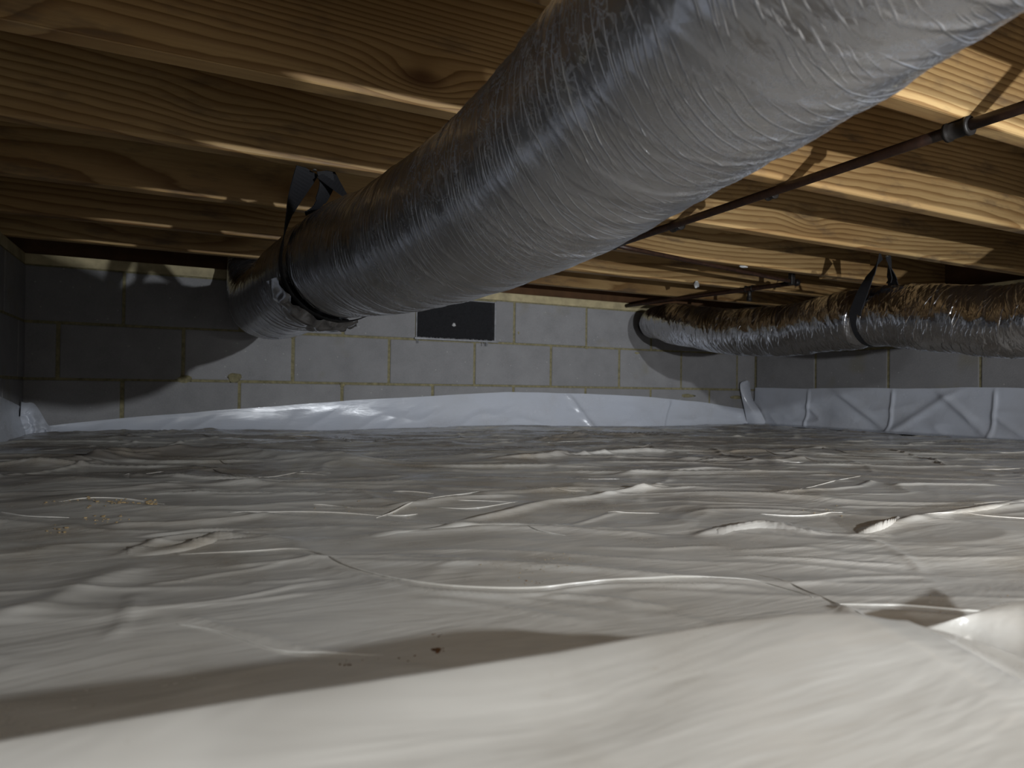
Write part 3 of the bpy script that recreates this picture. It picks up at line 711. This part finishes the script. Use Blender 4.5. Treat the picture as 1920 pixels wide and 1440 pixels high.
# ------------------------------------------------------------------ vent
x0, x1, z0, z1 = VENT
root4 = empty('foundation_vent', ((x0+x1)/2, D, z0)); tag(root4, 'black rectangular vent plugged with foam high in the back block wall', 'vent')
v = VN(91); n, m = 60, 40
xs = np.linspace(x0+.006, x1-.006, n); zs = np.linspace(z0+.006, z1-.004, m); XX, ZZ = np.meshgrid(xs, zs, indexing='ij')
P = np.stack([XX, D+.030+.004*v(XX*60, ZZ*60), ZZ], -1)
par(link('foam_panel', grid_mesh('foam_panel', P), M_FOAM), root4)
par(link('vent_backing', box_mesh('vent_backing', (x0+.001, D+.045, z0+.001), (x1-.001, D+.06, z1-.001)), M_FOAM), root4)
fr = .005
par(link('frame_side', box_mesh('frame_side', (x0, D-.004, z0), (x0+fr, D+.045, z1), .001), M_FRAME), root4)
par(link('frame_side', box_mesh('frame_side', (x1-fr*1.8, D-.004, z0), (x1, D+.045, z1), .001), M_FRAME), root4)
par(link('frame_top', box_mesh('frame_top', (x0+fr, D-.003, z1-fr), (x1-fr*1.8, D+.045, z1), .001), M_FRAME), root4)
par(link('frame_sill', box_mesh('frame_sill', (x0-.008, D-.012, z0-.004), (x1+.01, D+.045, z0+.005), .0015), M_FRAME), root4)
rr = random.Random(5); bm = bmesh.new()
for k in range(70):
    r = bmesh.ops.create_icosphere(bm, subdivisions=1, radius=rr.uniform(.0015, .0045)); c = Vector((rr.uniform(x0, x1), D-.006+rr.uniform(-.004, .01), z0+.006))
    for vv in r['verts']: vv.co = Vector((vv.co.x*rr.uniform(.8, 1.5), vv.co.y, vv.co.z*.8))+c
for k in range(9):
    x = x1-.02-.06*rr.random() if k < 6 else x0+.01*rr.random(); r = bmesh.ops.create_cube(bm, size=1)
    for vv in r['verts']: vv.co = Vector((vv.co.x*.002+x, vv.co.y*.002+D-.010, vv.co.z*.02+z0-.012))
me = bpy.data.meshes.new('vent_debris'); bm.to_mesh(me); bm.free(); dd = link('vent_debris', me, M_FRAME); dd['kind'] = 'stuff'; par(dd, root4)
bm = bmesh.new(); bmesh.ops.create_icosphere(bm, subdivisions=2, radius=.009)
for vv in bm.verts: vv.co = Vector((vv.co.x*(1+.4*sin(vv.co.z*900)), vv.co.y*.5, vv.co.z))
me = bpy.data.meshes.new('foam_tuft'); bm.to_mesh(me); bm.free(); tf = link('foam_tuft', me, M_WHITE); tp_ = on_y(851, 609, D+.028); tf.location = tp_; par(tf, root4); tf['label'] = 'pale tuft in the centre of the black panel'

# ------------------------------------------------------------------ dirt on the sheet
def crumbs(spots, label, mat, seed, name='dirt_crumbs'):
    r = random.Random(seed); bm = bmesh.new()
    for (px, py, n, sx, sy, rs) in spots:
        for k in range(n):
            p = on_z(px+r.gauss(0, sx), py+r.gauss(0, sy), -.165); z = sheet_z(p[0], p[1]); rad = .55*rs*(.35+.9*r.random()**2)
            q = bmesh.ops.create_icosphere(bm, subdivisions=1, radius=rad); s = (r.uniform(.8, 1.7), r.uniform(.7, 1.3), r.uniform(.5, .8))
            for vv in q['verts']: vv.co = Vector((vv.co.x*s[0]+p[0], vv.co.y*s[1]+p[1], vv.co.z*s[2]+z+rad*.25))
    me = bpy.data.meshes.new(name); bm.to_mesh(me); bm.free(); o = link(name, me, mat); tag(o, label, 'dirt', kind='stuff'); return o
crumbs([(200, 943, 60, 40, 4, .0035), (285, 942, 14, 7, 3, .005), (215, 970, 24, 22, 6, .0028), (110, 986, 10, 14, 3, .003), (700, 950, 40, 50, 8, .0012)], 'tan soil crumbs scattered at the left of the floor sheet', M_CRUMB, 1)
crumbs([(1030, 1058, 60, 45, 10, .0009), (1060, 1048, 30, 40, 8, .0008), (1000, 1085, 12, 10, 3, .0010), (1560, 955, 20, 40, 6, .0018), (1800, 1100, 40, 60, 20, .0009)], 'fine soil grains in the middle of the floor sheet', M_CRUMB, 2)
crumbs([(822, 1209, 16, 5, 2, .0026), (822, 1180, 6, 8, 3, .0010), (650, 1236, 12, 14, 4, .0012), (740, 1222, 9, 30, 4, .0009), (1000, 1084, 8, 12, 2, .0016)], 'dark brown dirt clod just behind the foreground sheet', M_DCRUMB, 3)
# small scraps caught above the joists
for (q, y, s, lab) in (((1306, 543), 2.22, .014, 'small white foam scrap hanging under a joist above the right duct end'), ((1394, 499), 1.84, .012, 'thin white scrap stuck under the lapped joist')):
    bm = bmesh.new(); bmesh.ops.create_icosphere(bm, subdivisions=2, radius=s)
    for vv in bm.verts: vv.co = Vector((vv.co.x*(1.8 if s < .013 else 1), vv.co.y*.5, vv.co.z*(.35 if s < .013 else 1)*(1+.3*sin(vv.co.x*700))))
    me = bpy.data.meshes.new('foam_scrap'); bm.to_mesh(me); bm.free(); o = link('foam_scrap', me, M_WHITE); p = on_y(*q, y); o.location = (p[0], p[1], HJ-(.008 if s > .013 else .003)); tag(o, lab, 'scrap')
